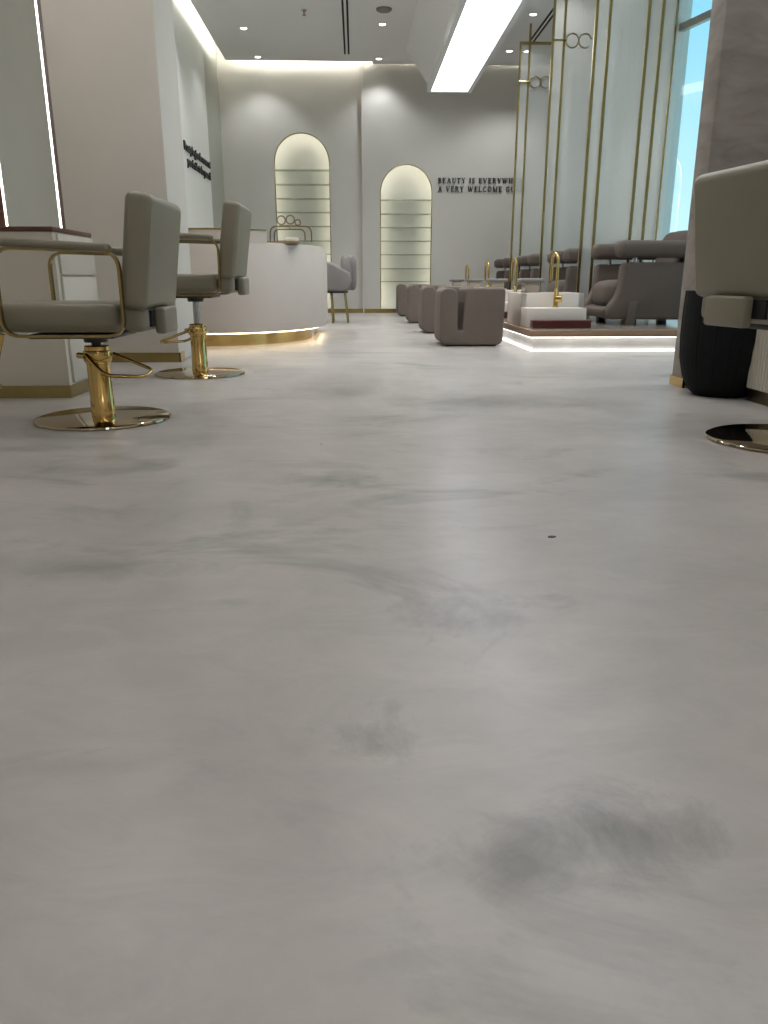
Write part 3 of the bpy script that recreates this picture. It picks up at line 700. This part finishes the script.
# hollow basin: four walls and a bottom
X0,X1,Y0_,Y1_ = -0.0,0.545,0.262,0.86
box(X0,X1,Y0_,Y0_+0.05,0,0.272,r=0.004,into=ub); box(X0,X1,Y1_-0.05,Y1_,0,0.272,r=0.004,into=ub)
box(X0,X0+0.05,Y0_,Y1_,0,0.272,r=0.004,into=ub); box(X1-0.05,X1,Y0_,Y1_,0,0.272,r=0.004,into=ub)
box(X0+0.01,X1-0.01,Y0_+0.01,Y1_-0.01,0.0,0.08,into=ub)
obj('basin_bowl', ub, M['white'], fb)
fpth = [(0.285,0.20,0.15),(0.285,0.20,0.53)]
for k in range(1, 13):
    a = PI*k/12; fpth.append((0.285-0.012*(1-math.cos(a)), 0.20+0.055*(1-math.cos(a)), 0.53+0.065*math.sin(a)))
fpth += [(0.262,0.312,0.42),(0.262,0.314,0.37)]
fa = obj('faucet', sweep(fpth, 0.013, n=12, up=(1,0,0)), M['gold'], fb)
obj('faucet_body', merge(lathe([(0.026,0.155),(0.026,0.165),(0.02,0.17),(0.02,0.30),(0.014,0.31)], 20, loc=(0.285,0.20,0)), sweep([(0.285,0.20,0.225),(0.33,0.18,0.225)], 0.03, n=18, up=(0,0,1))), M['gold'], fa)
for i in (1,2,3): dup(fb, (1.42, 6.56+ST[i], 0.17), label=basin_label(i))
# padded footrests
fr_ = thing('foot_cushion', 'x', 'footrest', (1.60, 7.30, 0.44), 0, 'padded footrests behind the basins')
FL = ['grey padded footrest on beige block, largest and nearest basin','grey padded footrest second along the basins','grey padded footrest third along the basins','smallest grey padded footrest, farthest back along the basins']
obj('block', box(-0.068, 0.068, -0.075, 0.075, 0.002, 0.095, r=0.004), mat('taupe_laminate', srgb(168,156,142), 0.5), fr_)
obj('pad', box(-0.11, 0.11, -0.10, 0.10, 0.088, 0.125, r=0.016, seg=4), M['greyvelvet'], fr_)
fr_['label'] = FL[0]
for i in (1,2,3): dup(fr_, (1.60, 7.30+ST[i], 0.44), label=FL[i])
# mahogany foot steps in front of basins
TL = ['dark red wooden box step in front of the nearest foot basin','dark red wooden box step in front of the second foot basin','dark red wooden box step in front of the third foot basin','dark red wooden box step in front of the farthest foot basin']
trb = obj('wooden_step', box(0, 0.475, 0, 0.135, 0, 0.062, r=0.004), M['mahogany']); trb.location = (1.448, 6.415, 0.1705)
tag(trb, TL[0], 'step', 'red wooden steps by the basins')
for i in (1,2,3):
    c = trb.copy(); C.objects.link(c); c.location = (1.448, 6.415+ST[i], 0.1705); c['label'] = TL[i]

# ------------------------------------------------------------------ glass screens with gold posts
SL = ['gold framed reeded glass screen between the first and second pedicure chairs, nearest','gold framed reeded glass screen with ring monogram, middle of the three','gold framed reeded glass screen with ring monogram, farthest back']
sc = thing('glass_screen', SL[0], 'screen', (2.26, 8.10, 0.17), 0, 'gold framed glass screens')
ZT = 3.60-0.17
for k, xx in enumerate((0.0, 0.125, 0.49, 0.62)):
    top = ZT if k != 1 else ZC-0.17
    obj('post', box(xx-0.013, xx+0.013, -0.013, 0.013, 0.0, top), M['brass'], sc)
obj('top_rail', box(-0.013, 0.74, -0.0125, 0.0125, ZT, ZT+0.035), M['brass'], sc)
obj('glass_pane', box(0.014, 0.74, -0.004, 0.004, 0.012, ZT-0.001), M['fluted'], sc)
ZM = 3.15-0.17
obj('monogram_bar', sweep([(0.0,-0.02,ZM),(0.148,-0.02,ZM)], 0.011, n=8), M['brass'], sc)
obj('monogram_ring', sweep(ring_path(0.218,-0.02,ZM-0.005,0.072,n=30)[:-1], 0.008, n=8, closed=True), M['bronze'], sc)
obj('monogram_c', merge(sweep(ring_path(0.365,-0.02,ZM-0.005,0.072,a0=math.radians(52),a1=math.radians(308),n=26), 0.008, n=8), sweep([(0.409,-0.02,ZM+0.052),(0.425,-0.02,ZM+0.02),(0.485,-0.02,ZM+0.02)], 0.008, n=8)), M['bronze'], sc)
for i, (yy) in enumerate((9.82, 11.72)): dup(sc, (2.26, yy, 0.17), label=SL[i+1])

# debris on floor
d = obj('floor_debris', prism(rounded_poly([(-0.010,-0.003),(0.0,-0.006),(0.009,-0.002),(0.007,0.004),(-0.006,0.004)],[0.001]*5,3), 0.0, 0.002, 'z'), M['black'])
d.location = (0.432, 1.616, 0.0); tag(d, 'tiny black scrap lying alone on the pale floor', 'debris')
